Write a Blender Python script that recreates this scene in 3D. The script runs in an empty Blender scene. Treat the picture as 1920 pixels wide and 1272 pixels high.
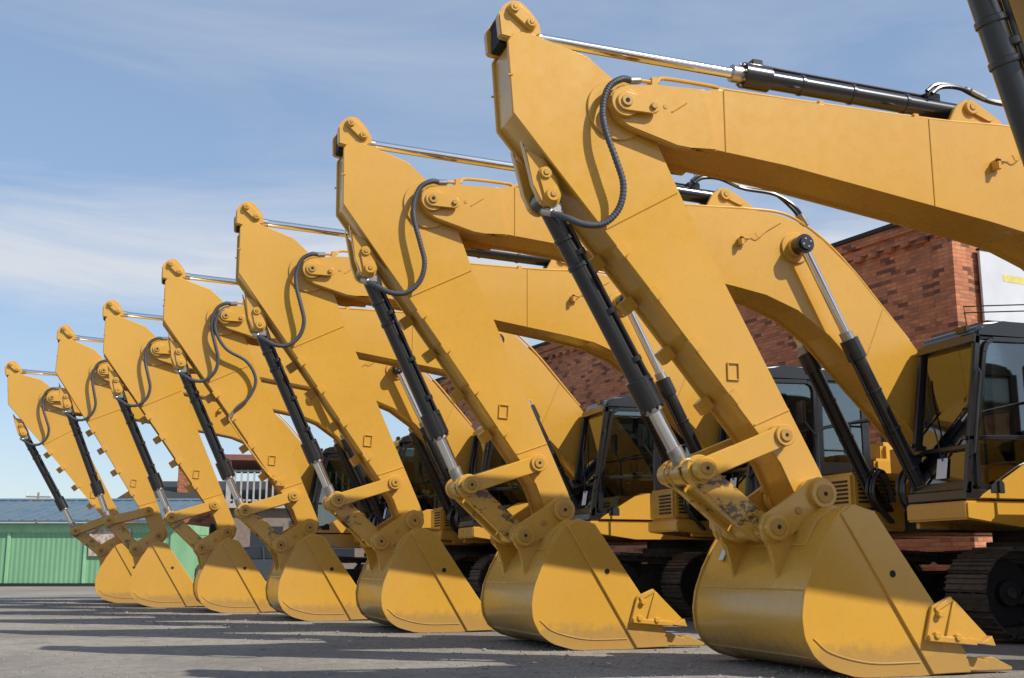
import bpy, bmesh, math, random
from mathutils import Vector, Matrix
random.seed(7)
scn=bpy.context.scene
try:
    scn.view_settings.view_transform='Standard'; scn.view_settings.look='None'; scn.view_settings.exposure=0
except Exception as e: print(e)

# ---------------------------------------------------------------- materials
def newmat(name):
    m=bpy.data.materials.new(name); m.use_nodes=True
    nt=m.node_tree; b=nt.nodes['Principled BSDF']
    return m,nt,b
def noise(nt,scale,detail=6,rough=.6,coord='Object',stretch=None):
    tc=nt.nodes.new('ShaderNodeTexCoord'); n=nt.nodes.new('ShaderNodeTexNoise')
    n.inputs['Scale'].default_value=scale; n.inputs['Detail'].default_value=detail; n.inputs['Roughness'].default_value=rough
    # per-object offset so that repeated machines do not share the same marks
    oi=nt.nodes.new('ShaderNodeObjectInfo'); ad=nt.nodes.new('ShaderNodeVectorMath'); ad.operation='MULTIPLY_ADD'
    nt.links.new(oi.outputs['Random'],ad.inputs[0]); ad.inputs[1].default_value=(23.7,41.3,17.9); nt.links.new(tc.outputs[coord],ad.inputs[2])
    src=ad.outputs[0]
    if stretch:
        mp=nt.nodes.new('ShaderNodeMapping'); mp.inputs['Scale'].default_value=stretch
        nt.links.new(src,mp.inputs['Vector']); nt.links.new(mp.outputs[0],n.inputs['Vector'])
    else: nt.links.new(src,n.inputs['Vector'])
    return n
def ramp(nt,src,stops):
    r=nt.nodes.new('ShaderNodeValToRGB'); e=r.color_ramp.elements
    while len(e)<len(stops): e.new(.5)
    for i,(p,c) in enumerate(stops):
        e[i].position=p; e[i].color=(c if len(c)==4 else (*c,1)) if not isinstance(c,float) else (c,c,c,1)
    nt.links.new(src,r.inputs[0]); return r
def mixc(nt,fac,a,b,mode='MIX'):
    m=nt.nodes.new('ShaderNodeMix'); m.data_type='RGBA'; m.blend_type=mode
    for s,i in ((fac,0),(a,6),(b,7)):
        if hasattr(s,'is_linked') or hasattr(s,'links'): nt.links.new(s,m.inputs[i])
        elif i==0: m.inputs[0].default_value=s
        else: m.inputs[i].default_value=(*s,1)
    return m.outputs[2]
def math2(nt,op,a,b):
    m=nt.nodes.new('ShaderNodeMath'); m.operation=op
    for i,s in enumerate((a,b)):
        if hasattr(s,'links'): nt.links.new(s,m.inputs[i])
        else: m.inputs[i].default_value=s
    return m.outputs[0]
def bump(nt,b,src,strength,dist=.01):
    n=nt.nodes.new('ShaderNodeBump'); n.inputs['Strength'].default_value=strength; n.inputs['Distance'].default_value=dist
    nt.links.new(src,n.inputs['Height']); nt.links.new(n.outputs[0],b.inputs['Normal'])
M={}
def simple(name,col,rough=.5,metal=0.,var=.15,scale=6,coat=0,bmp=0):
    m,nt,b=newmat(name)
    n=noise(nt,scale)
    dark=tuple(c*(1-var) for c in col); lite=tuple(min(1,c*(1+var)) for c in col)
    r=ramp(nt,n.outputs[0],[(.3,dark),(.7,lite)])
    nt.links.new(r.outputs[0],b.inputs['Base Color'])
    b.inputs['Roughness'].default_value=rough; b.inputs['Metallic'].default_value=metal
    if coat: b.inputs['Coat Weight'].default_value=coat; b.inputs['Coat Roughness'].default_value=.15
    if bmp:
        n2=noise(nt,scale*8); bump(nt,b,n2.outputs[0],bmp)
    M[name]=m; return m
YEL=(.61,.325,.044)
def yellow(name,dirt,scr):
    m,nt,b=newmat(name)
    n=noise(nt,.9,4); r=ramp(nt,n.outputs[0],[(.3,tuple(c*.95 for c in YEL)),(.7,tuple(c*1.03 for c in YEL))])
    col=r.outputs[0]
    s=noise(nt,5,6,.65,stretch=(3,3,.6)); rs=ramp(nt,s.outputs[0],[(.50,0.),(.85,1.)])
    col=mixc(nt,math2(nt,'MULTIPLY',rs.outputs[0],.10+dirt*.3),col,(.36,.25,.10))
    if dirt:
        g=nt.nodes.new('ShaderNodeNewGeometry'); sp=nt.nodes.new('ShaderNodeSeparateXYZ'); nt.links.new(g.outputs['Position'],sp.inputs[0])
        n3=noise(nt,11,8,.7)
        v=math2(nt,'ADD',math2(nt,'MULTIPLY',n3.outputs[0],-.35),sp.outputs[2])
        rd=ramp(nt,v,[(.0,.5),(.10,0.)])
        col=mixc(nt,rd.outputs[0],col,(.24,.165,.085))
        n5=noise(nt,26,4,.8,stretch=(.4,1,1)); rk=ramp(nt,n5.outputs[0],[(.70,0.),(.74,.5)])
        col=mixc(nt,rk.outputs[0],col,(.20,.13,.06))
        n6=noise(nt,2.7,9,.72); rk=ramp(nt,n6.outputs[0],[(.705,0.),(.73,.85)])
        col=mixc(nt,rk.outputs[0],col,(.075,.055,.04))
    if scr:
        v=noise(nt,4.5,10,.75,stretch=(1,1,1.6)); rv=ramp(nt,v.outputs[0],[(.64-scr*.1,0.),(.67-scr*.1,1.)])
        col=mixc(nt,rv.outputs[0],col,(.10,.065,.035))
    nt.links.new(col,b.inputs['Base Color'])
    rn=noise(nt,9,4); rr=ramp(nt,rn.outputs[0],[(.3,.24),(.7,.34)]); nt.links.new(rr.outputs[0],b.inputs['Roughness'])
    b.inputs['Coat Weight'].default_value=.35; b.inputs['Coat Roughness'].default_value=.14
    n4=noise(nt,1.6,1); bump(nt,b,n4.outputs[0],.05,.02)
    M[name]=m
yellow('yellow_paint',0,0); yellow('yellow_bucket',.3,.0); yellow('yellow_worn',.5,1.0)
simple('black_paint',(.012,.012,.013),.28,coat=.4)
simple('rubber',(.065,.070,.082),.45)
simple('pin_yellow',(.46,.24,.04),.45)
simple('hole_dark',(.01,.01,.01),.8)
simple('chrome',(.78,.77,.75),.12,1.,.05)
simple('zinc',(.42,.40,.36),.35,.9,.2,14)
simple('track_steel',(.085,.070,.056),.6,.35,.4,9,bmp=.3)
simple('under_black',(.018,.017,.016),.6)
simple('seat_grey',(.06,.06,.065),.7)
simple('paper',(.72,.74,.76),.8,var=.03)
simple('grill',(.02,.02,.02),.7)
def glassmat(name,tint,refl):
    m,nt,b=newmat(name); nt.nodes.remove(b)
    out=nt.nodes['Material Output']; t=nt.nodes.new('ShaderNodeBsdfTransparent'); t.inputs[0].default_value=(*tint,1)
    g=nt.nodes.new('ShaderNodeBsdfGlossy'); g.inputs['Roughness'].default_value=.03; g.inputs[0].default_value=(.9,.95,1,1)
    f=nt.nodes.new('ShaderNodeFresnel'); f.inputs[0].default_value=1.5
    ad=nt.nodes.new('ShaderNodeMath'); ad.operation='MULTIPLY_ADD'; ad.inputs[1].default_value=1.2; ad.inputs[2].default_value=refl
    nt.links.new(f.outputs[0],ad.inputs[0])
    mx=nt.nodes.new('ShaderNodeMixShader'); nt.links.new(ad.outputs[0],mx.inputs[0]); nt.links.new(t.outputs[0],mx.inputs[1]); nt.links.new(g.outputs[0],mx.inputs[2])
    nt.links.new(mx.outputs[0],out.inputs[0]); M[name]=m
glassmat('glass',(.50,.58,.56),.10)

# ---------------------------------------------------------------- mesh builder
def catmull(pts,n=6,closed=False):
    P=[Vector(p) for p in pts]; out=[]
    N=len(P); rng=range(N if closed else N-1)
    for i in rng:
        p1=P[i]; p2=P[(i+1)%N]; p0=P[i-1] if (i>0 or closed) else p1+(p1-p2); p3=P[(i+2)%N] if (i+2<N or closed) else p2+(p2-p1)
        for k in range(n):
            t=k/n; t2=t*t; t3=t2*t
            out.append(.5*((2*p1)+(p2-p0)*t+(2*p0-5*p1+4*p2-p3)*t2+(3*p1-p0-3*p2+p3)*t3))
    if not closed: out.append(P[-1])
    return out
def offs(pts,d):
    n=len(pts); A=sum(pts[i][0]*pts[(i+1)%n][1]-pts[(i+1)%n][0]*pts[i][1] for i in range(n)); sg=1 if A>0 else -1
    out=[]
    for i in range(n):
        p=Vector(pts[i]); a=Vector(pts[i-1]); b=Vector(pts[(i+1)%n])
        e1=(p-a).normalized(); e2=(b-p).normalized()
        n1=Vector((-e1.y,e1.x))*sg; n2=Vector((-e2.y,e2.x))*sg
        m=(n1+n2); l=m.length
        m=m/l if l>1e-6 else n1
        k=max(.4,m.dot(n1)); out.append(tuple(p+m*(d/k)))
    return out
class B:
    def __init__(s): s.bm=bmesh.new(); s.mats=[]
    def mi(s,m):
        if m not in s.mats: s.mats.append(m)
        return s.mats.index(m)
    def merge(s,bm,mat):
        i=s.mi(mat)
        for f in bm.faces: f.material_index=i; f.smooth=True
        bmesh.ops.recalc_face_normals(bm,faces=bm.faces)
        me=bpy.data.meshes.new('t'); bm.to_mesh(me); bm.free(); s.bm.from_mesh(me); bpy.data.meshes.remove(me)
    def prism(s,pts,y0,y1,mat,bev=.008,seg=1):
        bm=bmesh.new()
        a=[bm.verts.new((p[0],y0,p[1])) for p in pts]; b=[bm.verts.new((p[0],y1,p[1])) for p in pts]
        bm.faces.new(a); bm.faces.new(b[::-1]); n=len(pts)
        for i in range(n): bm.faces.new((a[i],b[i],b[(i+1)%n],a[(i+1)%n]))
        if bev: bmesh.ops.bevel(bm,geom=list(bm.edges),offset=bev,segments=seg,affect='EDGES',clamp_overlap=True)
        s.merge(bm,mat)
    def box(s,lo,hi,mat,bev=.008,rot=None):
        bm=bmesh.new(); bmesh.ops.create_cube(bm,size=1)
        c=(Vector(lo)+Vector(hi))/2; d=Vector(hi)-Vector(lo)
        bmesh.ops.scale(bm,vec=d,verts=bm.verts)
        if bev: bmesh.ops.bevel(bm,geom=list(bm.edges),offset=bev,segments=2,affect='EDGES',clamp_overlap=True)
        if rot is not None: bmesh.ops.transform(bm,matrix=rot,verts=bm.verts)
        bmesh.ops.translate(bm,vec=c,verts=bm.verts); s.merge(bm,mat)
    def cyl(s,p0,p1,r,mat,n=24,r2=None,bev=.006):
        p0=Vector(p0);p1=Vector(p1); d=p1-p0; L=d.length; bm=bmesh.new()
        bmesh.ops.create_cone(bm,cap_ends=True,segments=n,radius1=r,radius2=r if r2 is None else r2,depth=L)
        if bev:
            ed=[e for e in bm.edges if abs(e.verts[0].co.z-e.verts[1].co.z)<1e-6]
            bmesh.ops.bevel(bm,geom=ed,offset=min(bev,r*.3,L*.3),segments=1,affect='EDGES')
        q=d.to_track_quat('Z','Y').to_matrix().to_4x4(); q.translation=(p0+p1)/2
        bmesh.ops.transform(bm,matrix=q,verts=bm.verts); s.merge(bm,mat)
    def ycyl(s,x,z,y0,y1,r,mat,n=28,bev=.006): s.cyl((x,y0,z),(x,y1,z),r,mat,n,bev=bev)
    def tube(s,pts,r,mat,n=8,sub=6,smooth=True):
        P=catmull(pts,sub) if smooth else [Vector(p) for p in pts]
        bm=bmesh.new(); rings=[]; up=None
        for i,p in enumerate(P):
            t=(P[min(i+1,len(P)-1)]-P[max(i-1,0)]).normalized()
            if up is None: up=t.orthogonal().normalized()
            up=(up-t*up.dot(t)).normalized(); w=t.cross(up)
            rings.append([bm.verts.new(p+(up*math.cos(a)+w*math.sin(a))*r) for a in [2*math.pi*k/n for k in range(n)]])
        for a,b in zip(rings,rings[1:]):
            for k in range(n): bm.faces.new((a[k],a[(k+1)%n],b[(k+1)%n],b[k]))
        bm.faces.new(rings[0]); bm.faces.new(rings[-1][::-1]); s.merge(bm,mat)
    def bar(s,p,q,w,y0,y1,mat,bev=.006):
        p=Vector(p);q=Vector(q);d=(q-p).normalized(); nn=Vector((-d.y,d.x))*w/2
        s.prism([tuple(p+nn),tuple(q+nn),tuple(q-nn),tuple(p-nn)],y0,y1,mat,bev)
    def link(s,p,q,r1,r2,y0,y1,mat,bev=.008):
        p=Vector(p);q=Vector(q); d=q-p; a0=math.atan2(d.y,d.x); pts=[]
        for k in range(9):
            a=a0+math.pi/2+math.pi*k/8; pts.append((p.x+math.cos(a)*r1,p.y+math.sin(a)*r1))
        for k in range(9):
            a=a0-math.pi/2+math.pi*k/8; pts.append((q.x+math.cos(a)*r2,q.y+math.sin(a)*r2))
        s.prism(pts,y0,y1,mat,bev)
    def done(s,name,ang=32):
        me=bpy.data.meshes.new(name); s.bm.to_mesh(me); s.bm.free()
        for m in s.mats: me.materials.append(M[m])
        try: me.set_sharp_from_angle(angle=math.radians(ang))
        except Exception as e: print(e)
        return me

MESH={}
# ---------------- stick
Apin=(2.85,5.27); Ppin=(3.64,4.62); Lp=(5.01,1.89); Bp=(4.28,1.60); Cp=(4.85,1.14); Dp=(5.29,1.41); Gp=(3.05,3.83)
stick=[(2.655,5.09),(2.71,5.175),(2.81,5.20),(3.37,5.05),(3.58,4.88),(3.80,4.66),(3.96,4.42),(4.12,4.05),(4.22,3.84),(5.39,1.63),(5.46,1.50),(5.44,1.36),(5.33,1.26),(5.20,1.30),(5.04,1.68),(3.94,3.01),(2.70,4.47)]
b=B()
b.prism(offs(stick,.026),-.215,.215,'yellow_paint',.004)
for s in (-1,1):
    y=sorted((s*.205,s*.24)); b.prism(stick,y[0],y[1],'yellow_paint',.009)
    yy=s*.242
    for p,q in (((3.50,3.55),(4.155,3.93)),((4.80,1.98),(5.13,2.12)),((2.66,4.79),(2.70,4.80))):
        b.tube([(p[0],yy,p[1]),(q[0],yy,q[1])],.009,'yellow_paint',6,1,False)
    ear=[(2.60,5.14),(2.58,5.33),(2.63,5.42),(2.70,5.47),(2.78,5.47),(2.86,5.40),(2.94,5.30),(2.96,5.20),(2.86,5.14),(2.74,5.12)]
    y=sorted((s*.13,s*.225)); b.prism(ear,y[0],y[1],'yellow_paint',.012,2)
    b.link((2.71,5.385),(2.855,5.27),.055,.055,*sorted((s*.22,s*.262)),'yellow_paint')
    for px,pz in ((2.71,5.385),(2.855,5.27)):
        b.ycyl(px,pz,s*.25,s*.285,.042,'yellow_paint'); b.ycyl(px,pz,s*.27,s*.292,.022,'pin_yellow',16)
    b.ycyl(3.62,4.60,s*.23,s*.262,.27,'yellow_paint',48)
    br=[(2.86,4.16),(2.99,4.14),(3.10,3.97),(3.155,3.84),(3.12,3.75),(3.03,3.72),(2.96,3.76),(2.90,3.90),(2.80,4.28)]
    y=sorted((s*.09,s*.17)); b.prism(br,y[0],y[1],'yellow_paint',.012,2)
    b.link((3.0,4.0),(3.06,3.82),.06,.075,*sorted((s*.165,s*.19)),'yellow_paint')
    b.ycyl(3.0,4.0,s*.16,s*.21,.05,'yellow_paint'); b.ycyl(3.06,3.82,s*.16,s*.21,.06,'yellow_paint')
    for px,pz in ((3.0,4.0),(3.06,3.82)): b.ycyl(px,pz,s*.20,s*.22,.026,'pin_yellow',16)
    b.ycyl(Lp[0],Lp[1],s*.2,s*.29,.10,'yellow_paint'); b.ycyl(Dp[0],Dp[1],s*.2,s*.30,.13,'yellow_paint')
    x,z=4.62,2.42
    for dx,dz,w,h in ((0,.07,.11,.012),(0,-.07,.11,.012),(-.05,0,.012,.14),(.05,0,.012,.14)):
        b.box((x+dx-w/2,min(s*.24,s*.256),z+dz-h/2),(x+dx+w/2,max(s*.24,s*.256),z+dz+h/2),'yellow_paint',.003)
for (x,z) in ((3.64,3.37),(3.93,3.03),(4.27,2.62),(4.62,2.20)):
    R=Matrix.Rotation(math.radians(50),4,'Y')
    b.box((x-.055,-.285,z-.035),(x+.055,-.17,z+.045),'yellow_paint',.006,R)
    b.box((x-.14,.10,z-.08),(x-.02,.2,z+.04),'yellow_paint',.006,R)
b.cyl((2.66,-.128,5.36),(2.66,.128,5.36),.05,'hole_dark')
b.box((2.62,-.127,5.12),(2.70,.127,5.34),'hole_dark',.01)
MESH['stick']=b.done('stick')
# ---------------- linkage
b=B()
for s in (-1,1):
    y=sorted((s*.30,s*.36)); b.link(Bp,Lp,.085,.085,*y,'yellow_paint')
    for q in (Bp,Lp):
        b.ycyl(q[0],q[1],s*.29,s*.385,.09,'yellow_paint'); b.ycyl(q[0],q[1],s*.38,s*.40,.055,'pin_yellow'); b.ycyl(q[0],q[1],s*.39,s*.405,.016,'hole_dark',12)
    y=sorted((s*.12,s*.22)); b.link(Bp,Cp,.11,.115,*y,'yellow_worn',.015)
b.ycyl(Bp[0],Bp[1],-.30,.30,.07,'under_black'); b.ycyl(Lp[0],Lp[1],-.30,.30,.05,'pin_yellow')
b.ycyl(Bp[0],Bp[1],-.27,-.19,.12,'yellow_worn');b.ycyl(Bp[0],Bp[1],.19,.27,.12,'yellow_worn')
dr=(Vector(Cp)-Vector(Bp)).normalized()
b.bar(tuple(Vector(Bp)+dr*.14),tuple(Vector(Cp)-dr*.12),.13,-.13,.13,'yellow_worn',.01)
b.ycyl(Cp[0],Cp[1],-.33,.33,.10,'yellow_worn')
b.ycyl(Bp[0],Bp[1],-.085,.085,.11,'yellow_worn')
MESH['linkage']=b.done('linkage')
# ---------------- bucket cylinder
b=B()
G=Vector((Gp[0],0,Gp[1])); E=Vector((Bp[0],0,Bp[1])); d=(E-G).normalized(); L=(E-G).length
b.ycyl(G.x,G.z,-.085,.085,.10,'black_paint')
b.cyl(G+d*.03,G+d*1.72,.083,'black_paint',28)
b.cyl(G+d*1.68,G+d*1.95,.112,'black_paint',28)
for k in (.35,.60,): b.cyl(G+d*k,G+d*(k+.045),.094,'black_paint',28)
b.cyl(G+d*1.94,G+d*1.99,.085,'zinc',28)
b.cyl(G+d*1.98,E-d*.1,.06,'chrome',28)
b.cyl(E-d*.22,E-d*.08,.068,'zinc')
perp=Vector((d.z,0,-d.x))
for k in range(8):
    a=2*math.pi*k/8; u=perp*math.cos(a)+Vector((0,1,0))*math.sin(a)
    b.cyl(G+d*1.94+u*.092,G+d*1.975+u*.092,.013,'black_paint',8)
off=perp*-.06+Vector((0,-.085,0))
b.tube([G+d*.28+off,G+d*1.62+off,G+d*1.72+off*1.15],.017,'black_paint',8,3)
b.tube([G+d*.22+off*.9,G+d*.02+off*1.1],.03,'zinc',8,3)
for k in (.5,1.05,1.5): b.cyl(G+d*k+off*.7,G+d*(k+.05)+off*.7,.05,'black_paint',12)
b.box(G+d*.12+Vector((-.06,-.14,-.04)),G+d*.12+Vector((.05,-.03,.05)),'zinc',.01)
MESH['bucket_cylinder']=b.done('bucket_cylinder')
# ---------------- stick hose
def hose_mesh(kind):
    b=B()
    h=[(3.72,-.33,4.84),(3.62,-.36,4.83),(3.50,-.36,4.74),(3.445,-.36,4.56),(3.46,-.37,4.36),(3.54,-.38,4.12),(3.605,-.38,3.90),(3.57,-.37,3.70),(3.44,-.36,3.56),(3.28,-.34,3.54),(3.15,-.28,3.60),(3.06,-.18,3.66)]
    b.tube(h,.026,'rubber',12)
    P=catmull([Vector(p) for p in h],14)
    for i in range(4,len(P)-4,2):
        t=(P[i+1]-P[i-1]).normalized(); b.cyl(P[i]-t*.005,P[i]+t*.005,.0295,'rubber',10,bev=0)
    for p,q in (((3.70,-.33,4.84),(3.80,-.33,4.855)),((3.06,-.18,3.665),(3.0,-.1,3.70))):
        b.cyl(p,q,.034,'zinc',10)
    if kind:
        h=[(3.70,-.30,4.80),(3.55,-.40,4.66),(3.50,-.40,4.40),(3.70,-.38,4.10),(4.05,-.36,3.93),(4.22,-.34,3.66),(4.15,-.32,3.38),(3.99,-.30,3.2),(3.93,-.28,3.10)]
        b.tube(h,.026,'rubber',10); b.cyl((3.93,-.28,3.12),(3.90,-.28,3.02),.03,'zinc',10)
        b.tube([(3.90,-.29,3.03),(3.93,-.29,2.93),(4.55,-.29,2.22),(4.80,-.29,2.08)],.014,'yellow_paint',8,4)
        b.box((4.72,-.30,2.02),(4.86,-.22,2.14),'yellow_worn',.01)
    return b.done('hoses')
MESH['hoses']=hose_mesh(0); MESH['hoses_x']=hose_mesh(1)
# ---------------- bucket
prof=[(5.44,1.235),(5.27,1.285),(5.12,1.17),(4.93,.86),(4.815,.56),(4.825,.29),(4.99,.10),(5.36,.012),(5.88,.022),(6.22,.045)]
def bucket(teeth):
    b=B(); Y='yellow_bucket'; WN=-.87; WF=.98
    c=[tuple(p) for p in catmull([(x,z) for x,z in prof],6)]
    inner=[]; outer=[]
    for i,p in enumerate(c):
        a=Vector(c[max(i-1,0)]); q=Vector(c[min(i+1,len(c)-1)]); t=(q-a).normalized(); nn=Vector((-t.y,t.x))
        inner.append(tuple(Vector(p)+nn*.03)); k=.014+.008*math.sin(i*.9)**8; outer.append(tuple(Vector(p)-nn*k))
    b.prism(c+inner[::-1],WN+.02,WF-.02,Y,0)
    side=[(x,max(z,.004)) for x,z in outer+[(6.235,.17)]]
    barp=[(5.16,1.235),(5.27,1.30),(5.46,1.255),(6.22,.17),(6.25,.02),(5.90,.012)]
    for s,W in ((-1,-WN),(1,WF)):
        b.prism(side,*sorted((s*(W-.03),s*W)),Y,.004)
        b.prism(barp,*sorted((s*(W-.02),s*(W+.022))),Y,.007)
        b.tube([(4.87,s*(W+.002),.30),(5.02,s*(W+.002),.19),(5.36,s*(W+.002),.11),(5.80,s*(W+.002),.105)],.007,Y,6,6)
        b.ycyl(5.585,.775,s*(W+.0),s*(W+.024),.034,'hole_dark',20)
        b.ycyl(5.585,.775,s*(W-.01),s*(W+.0235),.045,Y,20)
        if teeth:
            cut=[(5.82,.27),(5.90,.53),(6.07,.60),(6.12,.56),(6.39,.30),(6.29,.235)]
            b.prism(cut,*sorted((s*(W+.025),s*(W+.06))),Y,.006)
            b.bar((5.84,.29),(6.28,.25),.05,*sorted((s*(W+.05),s*(W+.085))),Y)
            b.bar((5.92,.50),(6.08,.585),.04,*sorted((s*(W+.05),s*(W+.075))),Y)
            b.bar((6.10,.56),(6.0,.28),.03,*sorted((s*(W+.05),s*(W+.08))),Y)
            for x,z in ((5.95,.47),(5.91,.31),(6.10,.29)):
                b.ycyl(x,z,s*(W+.055),s*(W+.10),.028,Y,12)
            b.prism([(6.28,.24),(6.39,.30),(6.42,.22)],*sorted((s*(W+.03),s*(W+.12))),Y,.004)
        ear=[(4.735,1.14),(4.76,1.23),(4.83,1.265),(4.93,1.25),(5.15,1.44),(5.21,1.53),(5.30,1.555),(5.39,1.52),(5.43,1.43),(5.40,1.31),(5.33,1.255),(5.22,1.22),(5.08,1.0),(4.93,.78),(4.88,.70),(4.85,.84),(4.82,.99),(4.77,1.04)]
        b.prism(ear,*sorted((s*.33,s*.39)),Y,.008)
        b.link(Cp,Dp,.125,.14,*sorted((s*.375,s*.415)),Y,.01)
        for q,r in ((Cp,.105),(Dp,.115)):
            b.ycyl(q[0],q[1],s*.40,s*.47,r,Y); b.ycyl(q[0],q[1],s*.46,s*.485,r*.66,'pin_yellow'); b.ycyl(q[0],q[1],s*.48,s*.489,.018,'hole_dark',12)
        m=((Cp[0]+Dp[0])/2,(Cp[1]+Dp[1])/2); b.ycyl(m[0],m[1],s*.41,s*.43,.03,'pin_yellow',12)
    b.ycyl(Cp[0],Cp[1],-.4,.4,.065,'pin_yellow'); b.ycyl(Dp[0],Dp[1],-.4,.4,.065,'pin_yellow')
    top=[(5.44,1.255),(5.27,1.31),(5.10,1.19),(4.99,1.0),(5.03,.97),(5.16,1.16),(5.28,1.26),(5.42,1.22)]
    b.prism(top,-.62,.66,Y,.006)
    for k in (22,34):
        p=c[k]; b.tube([(p[0]-.004,WN+.05,p[1]-.004),(p[0]-.004,WF-.05,p[1]-.004)],.006,Y,6,1,False)
    b.prism([(6.05,.035),(6.30,.03),(6.34,.045),(6.05,.075)],WN,WF,Y,.003)
    if teeth:
        for k in range(5):
            y=-.79+k*.42
            b.prism([(6.10,.02),(6.10,.13),(6.34,.13),(6.46,.10),(6.46,.02)],y-.06,y+.06,Y,.01)
            b.prism([(6.42,.02),(6.42,.125),(6.50,.13),(6.69,.045),(6.68,.02)],y-.05,y+.05,Y,.008)
    return b.done('bucket',38)
MESH['bucket_t']=bucket(True); MESH['bucket']=bucket(False)
b=B(); b.prism([(4.915,.885),(4.965,.975),(4.971,.972),(4.921,.882)],.62,.70,'paper',0); MESH['label']=b.done('label')
# ---------------- boom
bt=[(4.05,4.80),(4.41,4.85),(4.52,4.885),(6.85,4.87),(7.60,4.90),(7.87,4.885),(8.16,4.81),(8.51,4.61),(8.90,4.26),(9.24,3.88),(9.68,3.41),(10.15,2.80),(10.55,2.12),(10.60,1.92),(10.50,1.76),(10.32,1.74),(9.95,1.95),(9.35,2.60),(8.82,3.14),(8.55,3.43),(8.13,3.72),(7.71,3.87),(7.30,3.945),(5.19,4.26),(4.32,4.345),(4.05,4.37)]
b=B()
b.prism(offs(bt,.026),-.275,.275,'yellow_paint',.004)
ear=[(3.51,4.62),(3.54,4.72),(3.61,4.78),(3.92,4.825),(4.30,4.84),(4.41,4.85),(4.50,4.30),(4.32,4.32),(4.25,4.29),(4.12,4.30),(3.69,4.42),(3.58,4.48)]
for s in (-1,1):
    b.prism(bt,*sorted((s*.265,s*.30)),'yellow_paint',.009)
    b.prism(ear,*sorted((s*.262,s*.345)),'yellow_paint',.012,2)
    b.ycyl(3.64,4.62,s*.30,s*.39,.125,'yellow_paint',36)
    b.link((3.64,4.62),(3.88,4.60),.085,.06,*sorted((s*.38,s*.415)),'yellow_paint')
    b.ycyl(3.64,4.62,s*.41,s*.432,.05,'pin_yellow'); b.ycyl(3.64,4.62,s*.43,s*.436,.02,'hole_dark',12)
    b.ycyl(3.88,4.60,s*.41,s*.44,.03,'pin_yellow',12); b.ycyl(4.02,4.64,s*.345,s*.35,.02,'pin_yellow',12)
    b.tube([(4.08,s*.346,4.60),(4.22,s*.346,4.70)],.008,'yellow_paint',6,1,False)
    for p,q in (((4.60,4.31),(4.60,4.88)),((6.70,4.03),(6.70,4.87)),((8.95,3.02),(9.30,3.80))):
        b.tube([(p[0],s*.302,p[1]),(q[0],s*.302,q[1])],.007,'yellow_paint',6,1,False)
    b.ycyl(8.12,4.47,s*.29,s*.33,.19,'yellow_paint',40); b.ycyl(8.12,4.47,s*.32,s*.40,.12,'yellow_paint',32)
    b.prism([(6.98,4.84),(7.12,5.10),(7.24,5.19),(7.34,5.18),(7.60,5.02),(7.80,4.86)],*sorted((s*.11,s*.17)),'yellow_paint',.01)
    b.ycyl(7.28,5.10,s*.16,s*.21,.07,'yellow_paint'); b.ycyl(7.28,5.10,s*.20,s*.22,.035,'pin_yellow')
    b.link((7.28,5.10),(7.48,5.02),.05,.04,*sorted((s*.17,s*.195)),'yellow_paint')
    b.box((7.35,min(s*.30,s*.40),4.43),(7.39,max(s*.30,s*.40),4.53),'yellow_paint',.006)
    b.box((7.35,min(s*.36,s*.40),4.50),(7.47,max(s*.36,s*.40),4.54),'yellow_paint',.006)
b.ycyl(8.12,4.47,-.4,.4,.08,'pin_yellow'); b.ycyl(10.42,1.92,-.34,.34,.14,'yellow_paint')
b.tube([(7.45,-.36,4.52),(7.55,-.35,4.60),(7.62,-.33,4.56),(7.75,-.32,4.66),(7.95,-.31,4.78)],.006,'yellow_paint',6)
for y in (-.22,.22):
    b.tube([(3.80,y*1.45,4.855),(3.96,y*1.4,4.865),(4.05,y*1.2,4.93),(4.55,y,4.94),(4.75,y,4.92),(6.7,y,4.905),(7.5,y,4.935)],.018,'yellow_paint',8,4)
    for x in (4.6,5.6,6.6): b.box((x-.03,y-.04,4.86),(x+.03,y+.04,4.93),'yellow_paint',.006)
b.box((3.90,-.34,4.80),(3.96,-.24,4.90),'yellow_paint',.006)
b.tube([(7.5,-.22,4.935),(7.95,-.22,4.93),(8.25,-.22,4.84),(8.62,-.22,4.60),(8.98,-.22,4.26),(9.32,-.22,3.88),(9.7,-.22,3.45)],.018,'yellow_paint',8,5)
MESH['boom']=b.done('boom')
b=B()
for y,dz in ((-.12,0),(-.05,.05)):
    b.tube([(6.90,y,5.22+dz),(7.02,y,5.30+dz),(7.25,y,5.31+dz),(7.55,y,5.22+dz),(7.95,y-.05,5.17+dz),(8.2,y-.1,5.02),(8.32,y-.1,4.86)],.022,'black_paint',8)
    b.cyl((7.34,y,5.30+dz),(7.50,y,5.245+dz),.032,'zinc',10); b.cyl((8.27,y-.1,4.94),(8.36,y-.1,4.80),.032,'zinc',10)
MESH['boom_hoses']=b.done('boom_hoses')
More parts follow.
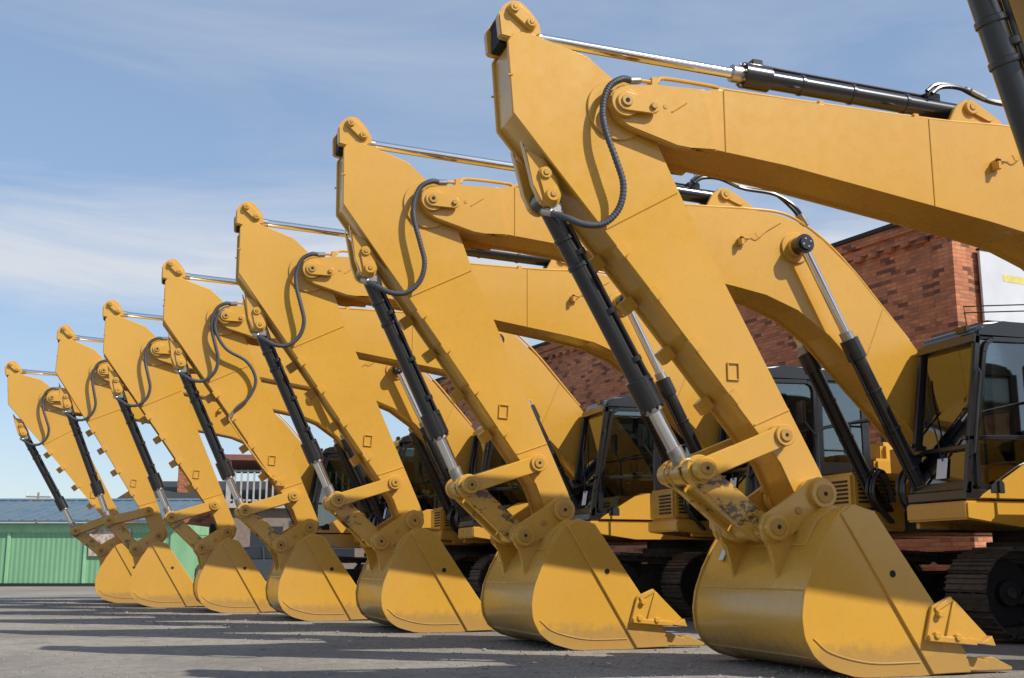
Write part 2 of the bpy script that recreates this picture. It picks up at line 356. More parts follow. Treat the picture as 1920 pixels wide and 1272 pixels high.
# ---------------- stick cylinder
def scyl(pin,base):
    b=B(); P=Vector((pin[0],0,pin[1])); Q=Vector((base[0],0,base[1])); d=(Q-P).normalized(); L=(Q-P).length
    b.ycyl(P.x,P.z,-.11,.11,.085,'yellow_worn'); b.ycyl(Q.x,Q.z,-.10,.10,.10,'black_paint')
    b.cyl(P+d*.07,P+d*.18,.055,'zinc'); b.cyl(P+d*.12,P+d*(L*.455),.05,'chrome',28)
    b.cyl(P+d*(L*.445),P+d*(L*.475),.08,'zinc',28)
    b.cyl(P+d*(L*.47),P+d*(L*.53),.118,'black_paint',28)
    b.cyl(P+d*(L*.52),P+d*(L-.04),.088,'black_paint',28)
    up=Vector((-d.z,0,d.x)); up=up if up.z>0 else -up
    for k in range(8):
        a=2*math.pi*k/8; u=up*math.cos(a)+Vector((0,1,0))*math.sin(a)
        b.cyl(P+d*(L*.465)+u*.095,P+d*(L*.475)+u*.095,.014,'zinc',8)
    s0=P+d*(L*.50)+up*.10; 
    b.box(s0+Vector((-.05,-.05,-.02)),s0+Vector((.06,.05,.06)),'black_paint',.01)
    b.tube([s0+Vector((.05,0,.03)),P+d*(L*.56)+up*.115,P+d*(L*.90)+up*.115,P+d*(L*.93)+up*.12],.017,'black_paint',8,3)
    b.box(P+d*(L*.92)+up*.08-Vector((.08,.06,.02)),P+d*(L*.92)+up*.08+Vector((.08,.06,.06)),'black_paint',.01)
    for k in (.6,.72,.85): b.cyl(P+d*(L*k),P+d*(L*k+.04),.097,'black_paint',28)
    return b.done('stick_cylinder')
MESH['scyl1']=scyl(Apin,(7.32,5.11))
# ---------------- boom cylinders
b=B()
for s in (-1,1):
    y=s*.47; P=Vector((8.12,y,4.47)); Q=Vector((9.66,y,1.40)); d=(Q-P).normalized(); L=(Q-P).length
    b.ycyl(P.x,P.z,y-.075,y+.075,.115,'black_paint'); b.ycyl(P.x,P.z,*sorted((s*.54,s*.575)),.085,'black_paint')
    for k in range(4):
        a=k*math.pi/2+.4; b.ycyl(P.x+.05*math.cos(a),P.z+.05*math.sin(a),*sorted((s*.57,s*.582)),.014,'zinc',8)
    b.cyl(P+d*.08,P+d*1.22,.055,'chrome',28); b.cyl(P+d*1.14,P+d*1.26,.078,'zinc',28)
    b.cyl(P+d*1.24,P+d*1.5,.112,'black_paint',28); b.cyl(P+d*1.45,Q-d*.05,.088,'black_paint',28)
    for k in (1.9,2.4,2.9): b.cyl(P+d*k,P+d*(k+.04),.098,'black_paint',28)
    b.ycyl(Q.x,Q.z,y-.09,y+.09,.11,'black_paint')
    o=Vector((-.10,-.03,-.05)); b.tube([P+d*1.4+o,P+d*3.2+o],.016,'black_paint',8,2,False)
MESH['boom_cylinders']=b.done('boom_cylinders')
# ---------------- tracks
def track(sy):
    b=B(); cx0,cx1,cz,R=9.97,13.45,.535,.46
    yc=sy*1.17; w=.33
    Lst=cx1-cx0; arc=math.pi*R; tot=2*Lst+2*arc; n=48
    for k in range(n):
        s=k/n*tot
        if s<Lst: p=(cx0+s,cz+R); a=0
        elif s<Lst+arc: t=(s-Lst)/R; p=(cx1+math.sin(t)*R,cz+math.cos(t)*R); a=t
        elif s<2*Lst+arc: p=(cx1-(s-Lst-arc),cz-R); a=math.pi
        else: t=(s-2*Lst-arc)/R+math.pi; p=(cx0+math.sin(t)*R,cz+math.cos(t)*R); a=t
        z=p[1]
        if a==0: z-=.03*math.sin(math.pi*(p[0]-cx0)/Lst*2)**2
        rot=Matrix.Rotation(a,4,'Y')
        c=Vector((p[0],yc,z)); up=rot@Vector((0,0,1)); fw=rot@Vector((1,0,0))
        def bx(cc,sx,syy,sz): b.box(cc-Vector((sx,syy,sz))/2,cc+Vector((sx,syy,sz))/2,'track_steel',.004,rot)
        bx(c+up*.0,tot/n*.93,w*2,.022)
        for o,h in ((-.07,.035),(0,.028),(.06,.028)): bx(c+up*.022+fw*o,.016,w*2,h)
        for yy in (-.11,.11): bx(c+Vector((0,yy,0))-up*.05,tot/n*1.02,.045,.085)
    for x,r in ((cx0,.36),(cx1,.34)):
        b.ycyl(x,cz,yc-.07,yc+.07,r,'under_black',36); b.ycyl(x,cz,yc-.16,yc+.16,.14,'under_black'); b.ycyl(x,cz,yc-.19,yc+.19,.06,'track_steel')
    for k in range(14):
        a=2*math.pi*k/14; b.box(Vector((cx1+math.cos(a)*.37-.03,yc-.03,cz+math.sin(a)*.37-.03)),Vector((cx1+math.cos(a)*.37+.03,yc+.03,cz+math.sin(a)*.37+.03)),'under_black',.01)
    for k in range(8): b.ycyl(cx0+.45+k*.37,.24,yc-.17,yc+.17,.10,'under_black',20)
    for x in (cx0+1.1,cx0+2.4): b.ycyl(x,.90,yc-.12,yc+.12,.06,'under_black',16)
    b.prism([(cx0+.1,.42),(cx0+.4,.72),(cx1-.5,.76),(cx1-.2,.62),(cx1-.2,.36),(cx0+.3,.34)],yc-.15,yc+.15,'under_black',.02)
    return b.done('track')
MESH['track_left']=track(-1); MESH['track_right']=track(1)
b=B()
b.prism([(10.7,.5),(11.0,.85),(12.4,.85),(12.7,.5),(12.4,.42),(11.0,.42)],-.95,.95,'under_black',.02)
b.cyl((11.7,0,.8),(11.7,0,1.26),.62,'under_black',40); b.cyl((11.7,0,1.02),(11.7,0,1.12),.70,'track_steel',40)
MESH['carbody']=b.done('carbody')
# ---------------- house
b=B(); Yp='yellow_paint'
b.prism([(9.40,1.33),(9.40,1.53),(13.6,1.53),(13.6,1.24),(10.2,1.24)],-1.42,-.36,Yp,.02,2)
b.prism([(9.25,1.33),(9.25,1.50),(13.6,1.53),(13.6,1.24),(10.2,1.24)],.36,1.42,Yp,.02,2)
b.box((9.9,-.45,1.24),(13.5,.45,1.5),'under_black',.02)
for y in (-.42,.42): b.prism([(9.5,1.25),(9.52,1.5),(9.75,1.56),(10.2,2.1),(10.7,2.15),(11.0,1.5),(11.0,1.25)],y-.03,y+.03,Yp,.01)
b.box((9.28,.52,1.50),(10.45,1.42,1.98),Yp,.04)
for k in range(6): b.box((9.262,.62,1.60+k*.052),(9.285,1.02,1.625+k*.052),'grill',.003)
for k in range(6): b.box((9.36,.505,1.60+k*.052),(9.9,.525,1.625+k*.052),'grill',.003)
b.box((10.47,.5,1.50),(12.2,1.42,2.42),Yp,.05)
b.box((12.22,.5,1.52),(13.35,1.42,2.32),Yp,.04)
b.box((11.50,-1.42,1.52),(13.35,-.5,2.32),Yp,.04)
b.box((12.0,-.9,2.3),(13.4,.9,2.62),Yp,.06)
b.box((11.5,-.5,1.5),(13.4,.5,2.4),'under_black',.03)
for x in (11.95,12.6): b.box((x,-1.425,1.6),(x+.012,-1.415,2.25),'grill',.002)
for k in range(8): b.box((12.75,-1.432,1.75+k*.055),(13.2,-1.418,1.775+k*.055),'grill',.003)
b.cyl((12.9,.3,2.6),(12.9,.3,3.0),.06,'under_black'); b.cyl((12.6,-.35,2.6),(12.6,-.35,2.9),.12,'under_black')
cw=[(13.38,-1.40)]+[(13.38+.95*math.sin(a),-1.40*math.cos(a)**.7 if math.cos(a)>0 else 0) for a in [math.radians(k*9) for k in range(2,11)]]
cw+= [(x,-y) for x,y in cw[::-1][1:]]
bm=bmesh.new(); lo=[bm.verts.new((x,y,1.30)) for x,y in cw]; hi=[bm.verts.new((x-.02,y*.98,2.60)) for x,y in cw]
bm.faces.new(lo[::-1]); bm.faces.new(hi)
for i in range(len(cw)): bm.faces.new((lo[i],lo[(i+1)%len(cw)],hi[(i+1)%len(cw)],hi[i]))
bmesh.ops.bevel(bm,geom=[e for e in bm.edges if abs(e.verts[0].co.z-e.verts[1].co.z)<.01],offset=.05,segments=2,affect='EDGES'); b.merge(bm,Yp)
for pts in ([(9.35,.60,1.98),(9.35,.60,2.6),(10.4,.60,2.75),(10.4,.60,2.4)],[(9.35,1.36,1.98),(9.35,1.36,2.6),(10.45,1.36,2.85),(12.0,1.36,2.85),(12.0,1.36,2.4)]):
    b.tube(pts,.018,'black_paint',8,1,False)
b.tube([(9.35,1.36,2.5),(9.2,1.45,2.75)],.012,'black_paint',6,1,False); b.box((9.17,1.38,2.7),(9.21,1.58,3.0),'black_paint',.015)
for k,(y,x0) in enumerate(((-.36,9.5),(-.30,9.52),(-.24,9.5),(.24,9.5),(.32,9.52),(.38,9.5))):
    b.tube([(x0+.15,y,1.35),(x0-.08,y,1.55+.02*k),(x0-.10,y,1.80),(x0+.02,y,1.92+.02*k),(x0+.12,y,1.84),(x0+.18,y,1.6)],.022,'black_paint',8,4)
MESH['house']=b.done('house')
# ---------------- cab
b=B(); K='black_paint'; y0,y1=-1.41,-.40
b.prism([(9.40,1.54),(9.40,1.66),(11.42,1.66),(11.42,1.54)],y0,y1,K,.015)
roof=[(9.70,3.36),(9.72,3.47),(9.82,3.54),(10.1,3.575),(11.1,3.57),(11.35,3.52),(11.44,3.36)]
b.prism(roof,y0,y1,K,.04,3)
b.box((10.0,y0+.15,3.57),(10.9,y1-.15,3.615),K,.02)
for y in (y0,y1-.06):
    ya,yb=y,y+.06
    b.bar((9.45,1.6),(9.74,3.40),.09,ya,yb,K,.015); b.bar((11.38,1.6),(11.38,3.42),.12,ya,yb,K)
    b.bar((10.62,1.6),(10.66,3.42),.09,ya,yb,K)
    b.bar((9.46,2.22),(10.62,2.26),.05,ya,yb,K)
df=[(9.60,1.68),(9.60,2.2),(9.80,3.20),(9.84,3.30),(9.92,3.35),(10.46,3.36),(10.54,3.32),(10.57,3.24),(10.57,1.68)]
for p,q in zip(df,df[1:]): b.bar(p,q,.055,y0-.018,y0+.03,K,.004)
b.box((10.66,y0+.005,1.66),(11.34,y0+.03,2.25),K,.008)
b.box((9.56,y0+.005,1.64),(10.6,y0+.03,1.72),K,.008)
b.bar((9.46,1.64),(9.50,1.74),.08,y0,y1,K); b.bar((9.70,3.30),(9.73,3.40),.09,y0,y1,K)
b.bar((9.515,2.10),(9.523,2.15),.05,y0+.05,y1-.05,K)
b.prism([(9.57,1.555),(9.62,1.60),(10.18,1.93),(10.30,1.98),(11.44,1.98),(11.44,1.545)],y0-.035,y0-.006,Yp,.008)
b.prism([(9.72,1.62),(9.72,1.70),(9.86,1.77),(9.90,1.72),(9.90,1.62)],y0-.045,y0-.03,'hole_dark',.004)
b.box((10.2,y0-.06,2.28),(10.34,y0-.02,2.32),K,.008)
b.box((10.35,-1.15,1.66),(10.95,-.65,2.05),'seat_grey',.06); b.box((10.85,-1.15,2.0),(11.05,-.65,2.85),'seat_grey',.06); b.box((10.9,-1.05,2.85),(11.02,-.75,3.08),'seat_grey',.05)
b.box((10.2,-1.32,1.66),(10.9,-1.2,2.2),'seat_grey',.03); b.box((10.2,-.6,1.66),(10.9,-.48,2.2),'seat_grey',.03)
for y in (-1.26,-.54): b.tube([(10.25,y,2.2),(10.2,y,2.42)],.015,'black_paint',6,1,False); b.box((10.17,y-.03,2.40),(10.23,y+.03,2.5),'black_paint',.01)
for y in (-.95,-.83): b.tube([(9.85,y,1.66),(9.9,y,2.2)],.012,'black_paint',6,1,False)
b.box((9.75,-.58,1.9),(9.85,-.46,2.15),'black_paint',.02)
b.tube([(9.50,-.95,2.0),(9.60,-.62,2.75),(9.66,-.58,3.0)],.009,'black_paint',6,1,False)
b.tube([(9.46,y0-.03,2.0),(9.50,y0-.08,2.05),(9.66,y0-.08,2.95),(9.68,y0-.03,3.0)],.014,K,8,1,False)
b.box((9.66,-1.3,3.44),(9.72,-1.12,3.52),K,.01)
b.prism([(9.478,1.80),(9.518,2.03),(9.522,2.03),(9.482,1.80)],-1.02,-.84,'paper',0)
MESH['cab']=b.done('cab')
b=B()
b.prism([(9.49,1.72),(9.74,3.32),(9.745,3.32),(9.495,1.72)],y0+.06,y1-.06,'glass',0)
b.prism([(9.52,1.70),(9.77,3.34),(10.6,3.36),(10.6,1.70)],y0+.02,y0+.024,'glass',0)
b.prism([(10.69,2.26),(10.70,3.36),(11.33,3.36),(11.33,2.26)],y0+.02,y0+.024,'glass',0)
b.prism([(9.52,1.70),(9.77,3.34),(11.33,3.36),(11.33,1.70)],y1-.03,y1-.026,'glass',0)
b.prism([(11.36,2.1),(11.36,3.36),(11.365,3.36),(11.365,2.1)],y0+.08,y1-.08,'glass',0)
MESH['cab_glass']=b.done('cab_glass')

# ---------------------------------------------------------------- assemble excavators
def excavator(ox,oy,ry,teeth,first,hx,hs=0):
    e=bpy.data.objects.new('excavator',None); scn.collection.objects.link(e); e.location=(ox,oy,0)
    def add(me,nm,M4=None):
        o=bpy.data.objects.new(nm,me); scn.collection.objects.link(o); o.parent=e
        if M4 is not None: o.matrix_local=M4
        return o
    D=Vector((Dp[0],0,Dp[1])); sh=Vector((-.03,0,0)) if not first else Vector((0,0,0))
    R=Matrix.Translation(D+sh)@Matrix.Rotation(math.radians(ry),4,'Y')@Matrix.Translation(-D)
    for k in ('stick','linkage','bucket_cylinder'): add(MESH[k],k,R)
    add(MESH['hoses_x' if hx else 'hoses'],'hoses',R)
    add(MESH['bucket_t' if teeth else 'bucket'],'bucket',Matrix.Translation(sh))
    add(MESH['label'],'label',Matrix.Translation(sh))
    P=Vector((Ppin[0],0,Ppin[1])); dP=(R@P)-P; T=Matrix.Translation(dP)
    for k in ('boom','boom_hoses'): add(MESH[k],k,T)
    if ry==0: add(MESH['scyl1'],'stick_cylinder')
    else:
        p=R@Vector((Apin[0],0,Apin[1])); q=Vector((7.28,0,5.10))+dP
        add(scyl((p.x,p.z),(q.x,q.z)),'stick_cylinder')
    for k in ('boom_cylinders','track_left','track_right','carbody','house','cab','cab_glass'): add(MESH[k],k,Matrix.Translation((dP.x,0,dP.z if k=='boom_cylinders' else 0)))
    return e
MC=[(.74,5.0,12,True,True,False),(-.02,8.70,0,True,True,False),(-1.03,12.0,3.4,True,False,False),(-1.87,15.42,3.7,False,False,False),(-2.77,18.84,3.8,False,False,True),(-3.79,22.25,4.2,False,False,False),(-4.95,25.40,6.5,False,False,False),(-5.70,28.45,-1.2,False,False,False)]
order=[1,2,3,4,5,6,7,0]
for i in order: excavator(*MC[i])

# ---------------------------------------------------------------- ground
m,nt,bs=newmat('asphalt_gravel')
n1=noise(nt,.35,6,.6); n2=noise(nt,60,8,.75); n3=noise(nt,2.5,8,.7); n5=noise(nt,9,8,.8)
r1=ramp(nt,n1.outputs[0],[(.38,(.27,.245,.215)),(.62,(.38,.345,.30))])
r2=ramp(nt,n2.outputs[0],[(.35,(.55,.55,.55)),(.65,(1.14,1.13,1.12))])
c=mixc(nt,1.0,r1.outputs[0],r2.outputs[0],'MULTIPLY')
r5=ramp(nt,n5.outputs[0],[(.35,(.72,.72,.73)),(.65,(1.08,1.08,1.06))]); c=mixc(nt,1.0,c,r5.outputs[0],'MULTIPLY')
r3=ramp(nt,n3.outputs[0],[(.50,0.),(.64,.65)])
c=mixc(nt,r3.outputs[0],c,(.17,.158,.142))
nt.links.new(c,bs.inputs['Base Color']); bs.inputs['Roughness'].default_value=.95; bs.inputs['Specular IOR Level'].default_value=.2
bump(nt,bs,n2.outputs[0],.4,.015); M['asphalt_gravel']=m
bm=bmesh.new(); bmesh.ops.create_grid(bm,x_segments=60,y_segments=60,size=400)
me=bpy.data.meshes.new('ground'); bm.to_mesh(me); bm.free(); me.materials.append(m)
g=bpy.data.objects.new('ground',me); scn.collection.objects.link(g)
simple('stone',(.28,.255,.225),.9,var=.4,scale=3)
bm=bmesh.new()
t=bmesh.new(); bmesh.ops.create_icosphere(t,subdivisions=1,radius=1); tv=[v.co.copy() for v in t.verts]; tf=[[v.index for v in f.verts] for f in t.faces]; t.free()
for k in range(9000):
    y=5.5+26*random.random()**1.5; x=random.uniform(-9,8)
    if random.random()<.5: x=random.gauss(4.2-(y-8.7)*.28,1.0)
    s=random.uniform(.004,.012)*(1+ (random.random()<.04)*1.3)
    q=Matrix.Rotation(random.random()*6.3,3,'Z'); sc=Vector((s*random.uniform(.7,1.4),s*random.uniform(.7,1.3),s*random.uniform(.5,.8)))
    vs=[bm.verts.new(q@Vector((v.x*sc.x,v.y*sc.y,v.z*sc.z))*random.uniform(.85,1.1)+Vector((x,y,s*.3))) for v in tv]
    for f in tf: bm.faces.new([vs[i] for i in f])
me=bpy.data.meshes.new('gravel'); bm.to_mesh(me); bm.free(); me.materials.append(M['stone'])
o=bpy.data.objects.new('gravel',me); scn.collection.objects.link(o)

# ---------------------------------------------------------------- brick building
def brickmat(name,c1,c2):
    m,nt,bs=newmat(name); BW,RH=.26,.078
    tc=nt.nodes.new('ShaderNodeTexCoord'); sp=nt.nodes.new('ShaderNodeSeparateXYZ'); nt.links.new(tc.outputs['Object'],sp.inputs[0])
    u=math2(nt,'ADD',sp.outputs[0],sp.outputs[1])
    cb=nt.nodes.new('ShaderNodeCombineXYZ'); nt.links.new(u,cb.inputs[0]); nt.links.new(sp.outputs[2],cb.inputs[1])
    br=nt.nodes.new('ShaderNodeTexBrick'); nt.links.new(cb.outputs[0],br.inputs['Vector'])
    br.inputs['Scale'].default_value=1; br.inputs['Brick Width'].default_value=BW; br.inputs['Row Height'].default_value=RH; br.inputs['Mortar Size'].default_value=.008
    br.inputs['Color1'].default_value=(*c1,1); br.inputs['Color2'].default_value=(*c2,1); br.inputs['Mortar'].default_value=(.26,.20,.16,1)
    row=math2(nt,'FLOOR',math2(nt,'DIVIDE',sp.outputs[2],RH),0)
    par=math2(nt,'MULTIPLY',math2(nt,'MODULO',row,2),.5)
    colm=math2(nt,'FLOOR',math2(nt,'ADD',math2(nt,'DIVIDE',u,BW),par),0)
    cc=nt.nodes.new('ShaderNodeCombineXYZ'); nt.links.new(colm,cc.inputs[0]); nt.links.new(row,cc.inputs[1])
    w=nt.nodes.new('ShaderNodeTexWhiteNoise'); w.noise_dimensions='2D'; nt.links.new(cc.outputs[0],w.inputs['Vector'])
    rw=ramp(nt,w.outputs['Value'],[(.0,(.75,.75,.75)),(.6,(1.15,1.1,1.05)),(.84,(.9,.8,.75)),(.93,(.35,.35,.4))])
    c=mixc(nt,1.,br.outputs['Color'],rw.outputs[0],'MULTIPLY')
    n=noise(nt,.5,5); rn=ramp(nt,n.outputs[0],[(.3,(.75,.73,.70)),(.7,(1.1,1.08,1.05))]); c=mixc(nt,1.,c,rn.outputs[0],'MULTIPLY')
    nt.links.new(c,bs.inputs['Base Color']); bs.inputs['Roughness'].default_value=.9
    iv=math2(nt,'SUBTRACT',1.,br.outputs['Fac']); bump(nt,bs,iv,.7,.01)
    M[name]=m
brickmat('red_brick',(.62,.235,.105),(.50,.17,.08))
simple('roof_tar',(.03,.03,.03),.9); simple('banner_white',(.55,.57,.61),.6,var=.08,scale=1.5); simple('window_dark',(.03,.04,.05),.1); simple('white_paint',(.7,.7,.68),.6)
simple('banner_yellow',(.6,.5,.15),.6); simple('dull_white',(.42,.39,.36),.8)
def obj(name,me,loc,rotz,parent=None):
    o=bpy.data.objects.new(name,me); scn.collection.objects.link(o)
    if parent: o.parent=parent
    o.location=loc; o.rotation_euler.z=rotz; return o
H=7.55
bb=bpy.data.objects.new('brick_building',None); scn.collection.objects.link(bb); bb.location=(14.34,17.64,0); bb.rotation_euler.z=math.radians(10.2)
b=B()
b.box((0,0,0),(14,26,H-.45),'red_brick',0)
b.box((-.06,-.06,H-.45),(14.06,26.06,H-.27),'red_brick',0); b.box((-.13,-.13,H-.27),(14.13,26.13,H-.09),'red_brick',0)
b.box((-.19,-.19,H-.09),(14.19,26.19,H),'roof_tar',.01)
b.box((-.05,-.05,0),(.42,.45,H-.46),'red_brick',0)
for k in range(60): b.box((-.12,.1+k*.43,H-.55),(-.002,.3+k*.43,H-.452),'red_brick',0)
obj('walls',b.done('walls'),(0,0,0),0,bb)
b=B()
for k in range(5):
    y=4+k*4.6
    b.box((-.02,y,1.2),(.05,y+1.6,3.4),'window_dark',0)
    for q in (0,.77,1.54): b.box((-.05,y+q,1.2),(0,y+q+.06,3.4),'white_paint',0)
    for q in (1.2,2.6,3.34): b.box((-.048,y,q),(0,y+1.6,q+.06),'white_paint',0)
    b.box((-.12,y-.1,1.1),(.0,y+1.7,1.195),'white_paint',0)
obj('windows',b.done('windows'),(0,0,0),0,bb)
b=B()
b.box((.60,-.12,4.75),(7.2,-.07,6.75),'banner_white',.004); b.box((1.2,-.124,6.2),(3.4,-.1205,6.34),'banner_yellow',0)
for y in (4.72,6.75): b.box((.58,-.14,y),(7.25,-.05,y+.04),'under_black',.004)
obj('banner',b.done('banner'),(0,0,0),0,bb)
b=B()
for dz in (0,.12,): b.tube([(-.05,.2,5.5+dz),(3,-4,5.25+dz),(8,-11,5.5+dz)],.012,'under_black',6,8)
obj('overhead_cable',b.done('overhead_cable'),(0,0,0),0,bb)

# ---------------------------------------------------------------- green shed (left)
m,nt,bs=newmat('green_corrugated')
tc=nt.nodes.new('ShaderNodeTexCoord'); wv=nt.nodes.new('ShaderNodeTexWave'); wv.wave_type='BANDS'; wv.bands_direction='X'; wv.inputs['Scale'].default_value=1.6
nt.links.new(tc.outputs['Object'],wv.inputs['Vector'])
n=noise(nt,.8,6,.7,stretch=(1,1,.3)); r=ramp(nt,n.outputs[0],[(.3,(.16,.36,.19)),(.7,(.24,.47,.27))])
rw=ramp(nt,wv.outputs['Fac'],[(.0,(.86,.86,.86)),(.5,(1,1,1))]); c=mixc(nt,1.,r.outputs[0],rw.outputs[0],'MULTIPLY')
nt.links.new(c,bs.inputs['Base Color']); bs.inputs['Roughness'].default_value=.6; bump(nt,bs,wv.outputs['Fac'],.6,.02); M['green_corrugated']=m
simple('green_light',(.27,.50,.29),.6,scale=1.5)
m,nt,bs=newmat('blue_roof'); n=noise(nt,1.1,8,.75); r=ramp(nt,n.outputs[0],[(.35,(.085,.145,.205)),(.55,(.13,.18,.22)),(.70,(.17,.135,.11))]); nt.links.new(r.outputs[0],bs.inputs['Base Color']); bs.inputs['Roughness'].default_value=.9; bs.inputs['Specular IOR Level'].default_value=.1; M['blue_roof']=m
m,nt,bs=newmat('rusty_white'); n=noise(nt,2.2,8,.7); r=ramp(nt,n.outputs[0],[(.45,(.55,.50,.44)),(.58,(.28,.10,.04))]); nt.links.new(r.outputs[0],bs.inputs['Base Color']); bs.inputs['Roughness'].default_value=.8; M['rusty_white']=m
sh=bpy.data.objects.new('green_shed',None); scn.collection.objects.link(sh); sh.location=(-5.1,49.4,0); sh.rotation_euler.z=math.radians(-17.54)
b=B()
b.box((-9,0,0),(6.6,5,2.35),'green_corrugated',0)
b.box((-9.02,-.03,2.05),(6.62,5.03,2.42),'green_light',.01)
for x in (-6,-2.9,.1,3.1,6.45): b.box((x,-.06,0),(x+.12,.0,2.05),'green_light',.005)
b.box((3.3,-.09,1.15),(4.9,-.062,2.2),'rusty_white',0)
b.box((-9.05,-.08,-.02),(6.65,.02,.12),'under_black',0)
obj('walls',b.done('walls'),(0,0,0),0,sh)
b=B(); bm=bmesh.new()
vv=[bm.verts.new(p) for p in ((-9.3,-.35,2.43),(6.9,-.35,2.43),(6.9,5.3,3.45),(-9.3,5.3,3.45),(-9.3,-.35,2.52),(6.9,-.35,2.52),(6.9,5.3,3.55),(-9.3,5.3,3.55))]
for f in ((0,3,2,1),(4,5,6,7),(0,1,5,4),(1,2,6,5),(2,3,7,6),(3,0,4,7)): bm.faces.new([vv[i] for i in f])
b.merge(bm,'blue_roof')
for k in range(33):
    x=-9.25+k*.5; b.tube([(x,-.36,2.535),(x,5.3,3.565)],.035,'blue_roof',5,1,False)
b.tube([(-9.3,5.3,3.58),(6.9,5.3,3.58)],.09,'blue_roof',6,1,False)
obj('roof',b.done('roof'),(0,0,0),0,sh)

# ---------------------------------------------------------------- distant buildings
def place(u,dist):
    a=(u-960)/2160; th=math.radians(11.05); ph=math.radians(17.54); dd=math.cos(th)+math.tan(th)*math.sin(th)
    x=a*math.cos(ph)+dd*math.sin(ph); y=-a*math.sin(ph)+dd*math.cos(ph); k=dist/dd
    return x*k,y*k
w=bpy.data.objects.new('brick_workshop',None); scn.collection.objects.link(w); x,y=place(300,58); w.location=(x,y,0); w.rotation_euler.z=math.radians(-17.54)
b=B(); b.box((-2.0,0,0),(9,8,4.0),'red_brick',0)
bm=bmesh.new(); vv=[bm.verts.new(p) for p in ((-2.3,-.3,4.02),(9.3,-.3,4.02),(9.3,4,5.2),(-2.3,4,5.2),(9.3,8.3,4.02),(-2.3,8.3,4.02))]
for f in ((0,1,2,3),(3,2,4,5),(0,3,5),(1,4,2)): bm.faces.new([vv[i] for i in f])
b.merge(bm,'roof_tar'); b.box((.3,1.2,4.3),(.9,1.8,5.8),'red_brick',0); b.box((.2,1.1,5.8),(1.0,1.9,5.9),'roof_tar',0)
for k in range(4): b.box((.2+k*2.2,-.03,1.2),(1.3+k*2.2,.0,2.8),'window_dark',0)
obj('shell',b.done('shell'),(0,0,0),0,w)
w=bpy.data.objects.new('terrace_house',None); scn.collection.objects.link(w); x,y=place(425,52); w.location=(x,y,0); w.rotation_euler.z=math.radians(-10)
b=B(); simple('terrace_wall',(.24,.18,.15),.9); simple('red_roof',(.22,.08,.06),.7)
b.box((0,0,0),(14,7,3.3),'terrace_wall',0); b.box((-.2,-.3,3.3),(14.2,7,3.5),'dull_white',0)
for k in range(50): b.box((-.1+k*.28,-.25,3.5),(-.02+k*.28,-.2,5.0),'dull_white',0)
for z in (3.6,4.9): b.box((-.2,-.19,z),(14,-.15,z+.09),'dull_white',0)
for k in range(5): b.box((-.15+k*3.4,-.3,3.5),(.05+k*3.4,-.1,5.4),'dull_white',0)
b.box((-.5,-.6,5.4),(14.4,7.2,5.65),'red_roof',0); b.box((1.5,2,3.4),(14,6.9,5.4),'terrace_wall',0)
for k in range(4): b.box((1+k*3.2,-.03,1.0),(2.4+k*3.2,.0,2.5),'window_dark',0)
obj('shell',b.done('shell'),(0,0,0),0,w)
simple('car_paint',(.05,.06,.075),.3,coat=.6,var=.05)
cr=bpy.data.objects.new('parked_car',None); scn.collection.objects.link(cr); x,y=place(372,42); cr.location=(x,y,0); cr.rotation_euler.z=math.radians(-12)
b=B()
b.prism([(0,.35),(.03,.75),(.25,.92),(1.1,1.0),(3.4,1.02),(4.15,.98),(4.3,.8),(4.32,.38),(3.9,.28),(.4,.28)],-.85,.85,'car_paint',.06,3)
b.prism([(.95,.98),(1.7,1.42),(1.95,1.46),(3.0,1.46),(3.3,1.42),(4.0,1.0)],-.70,.70,'window_dark',.05,2)
b.prism([(1.62,1.41),(1.9,1.475),(3.05,1.475),(3.4,1.41)],-.69,.69,'car_paint',.02,2)
for x0 in (1.05,2.38,3.75): b.bar((x0,1.0),(x0+(.62 if x0<2 else (-.05 if x0<3 else -.42)),1.43),.06,-.74,.74,'car_paint')
for x0 in (.85,3.45):
    for yy in (-.87,.67): b.ycyl(x0,.32,yy,yy+.2,.32,'rubber',28); b.ycyl(x0,.32,yy-.01,yy+.21,.19,'zinc',20)
obj('body',b.done('body'),(0,0,0),0,cr)
b=B(); simple('pole_grey',(.22,.2,.18),.9)
x,y=place(62,90); b.cyl((x,y,0),(x,y,6.3),.12,'pole_grey',10,.08); b.box((x-.9,y-.05,5.9),(x+.9,y+.05,6.02),'pole_grey',0)
for k in (-.8,0,.8): b.cyl((x+k,y,6.0),(x+k,y,6.25),.05,'white_paint',8)
o=bpy.data.objects.new('utility_pole',b.done('utility_pole')); scn.collection.objects.link(o)
b=B(); x0,y0_=place(520,60); x1,y1_=place(1100,60)
v0=Vector((x0,y0_)); v1=Vector((x1,y1_)); L=(v1-v0).length; ang=math.atan2((v1-v0).y,(v1-v0).x)
b.box((0,0,0),(L,.3,2.4),'terrace_wall',0); b.box((-.05,-.05,2.4),(L+.05,.35,2.5),'roof_tar',0)
for k in range(int(L/4)): b.box((k*4,-.06,0),(k*4+.4,0,2.38),'terrace_wall',0)
obj('yard_wall',b.done('yard_wall'),(x0,y0_,0),ang)

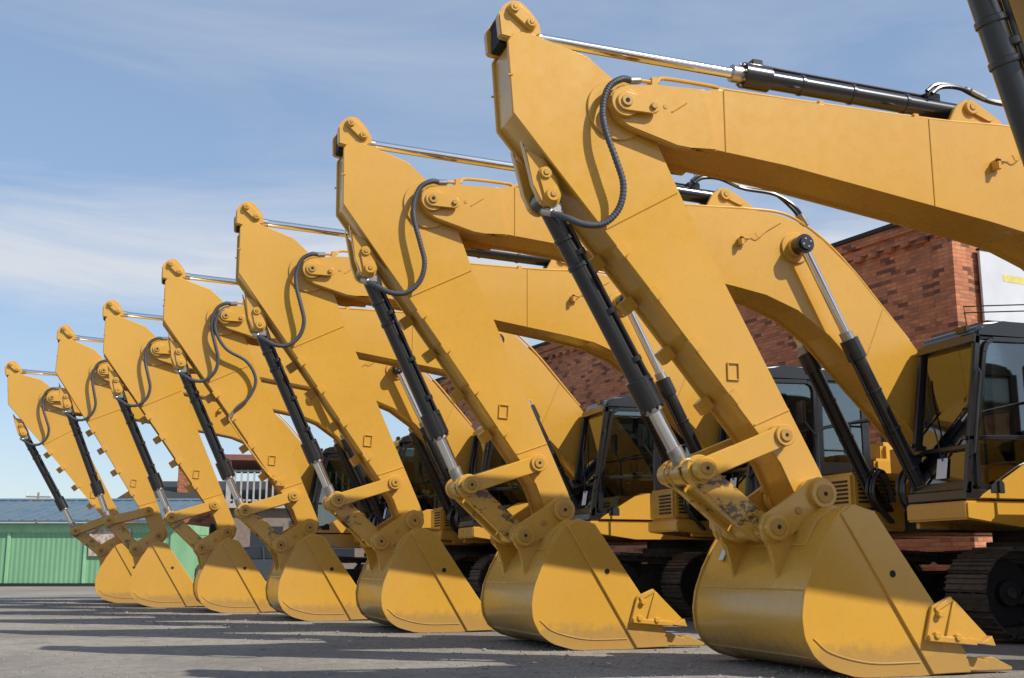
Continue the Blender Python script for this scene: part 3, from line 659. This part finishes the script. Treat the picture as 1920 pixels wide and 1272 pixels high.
# ---------------------------------------------------------------- sky + sun
sun=Vector((.46,-.58,.70)).normalized()
W=bpy.data.worlds.new('World'); scn.world=W; W.use_nodes=True; nt=W.node_tree
bg=nt.nodes['Background']; sky=nt.nodes.new('ShaderNodeTexSky'); sky.sky_type='NISHITA'; sky.sun_disc=False
sky.sun_elevation=math.asin(sun.z); sky.sun_rotation=math.atan2(sun.x,sun.y); sky.air_density=1.0; sky.dust_density=.5; sky.ozone_density=1.5
tc=nt.nodes.new('ShaderNodeTexCoord'); mp=nt.nodes.new('ShaderNodeMapping'); mp.inputs['Scale'].default_value=(1.5,1.5,8); mp.inputs['Location'].default_value=(1.3,.7,.6)
n=nt.nodes.new('ShaderNodeTexNoise'); n.inputs['Scale'].default_value=1.7; n.inputs['Detail'].default_value=9; n.inputs['Roughness'].default_value=.6; n.inputs['Distortion'].default_value=.5
nt.links.new(tc.outputs['Generated'],mp.inputs[0]); nt.links.new(mp.outputs[0],n.inputs['Vector'])
sp=nt.nodes.new('ShaderNodeSeparateXYZ'); nt.links.new(tc.outputs['Generated'],sp.inputs[0])
band=ramp(nt,sp.outputs[2],[(.0,.3),(.18,.45),(.225,1.),(.275,.95),(.33,.30),(.55,.25)])
bias=ramp(nt,sp.outputs[2],[(.19,0.),(.235,.10),(.265,.09),(.31,0.)])
r=ramp(nt,math2(nt,'ADD',n.outputs[0],bias.outputs[0]),[(.40,0.),(.68,.95)])
pale=mixc(nt,.34,sky.outputs[0],(3.5,4.8,7.0))
f=math2(nt,'MULTIPLY',r.outputs[0],band.outputs[0])
c=mixc(nt,f,pale,(5.4,5.7,6.2))
nt.links.new(c,bg.inputs[0]); bg.inputs[1].default_value=.128
ld=bpy.data.lights.new('sun','SUN'); ld.energy=5.0; ld.angle=math.radians(.5); ld.color=(1,.95,.86)
lo=bpy.data.objects.new('sun',ld); scn.collection.objects.link(lo); lo.rotation_euler=sun.to_track_quat('Z','Y').to_euler()
# ---------------------------------------------------------------- camera
cd=bpy.data.cameras.new('camera'); cd.sensor_width=36; cd.lens=2160/1920*36; cd.clip_end=1500; cd.clip_start=.05
co=bpy.data.objects.new('camera',cd); scn.collection.objects.link(co); co.location=(0,0,.85); co.rotation_euler=(math.radians(101.05),0,math.radians(-17.54))
scn.camera=co
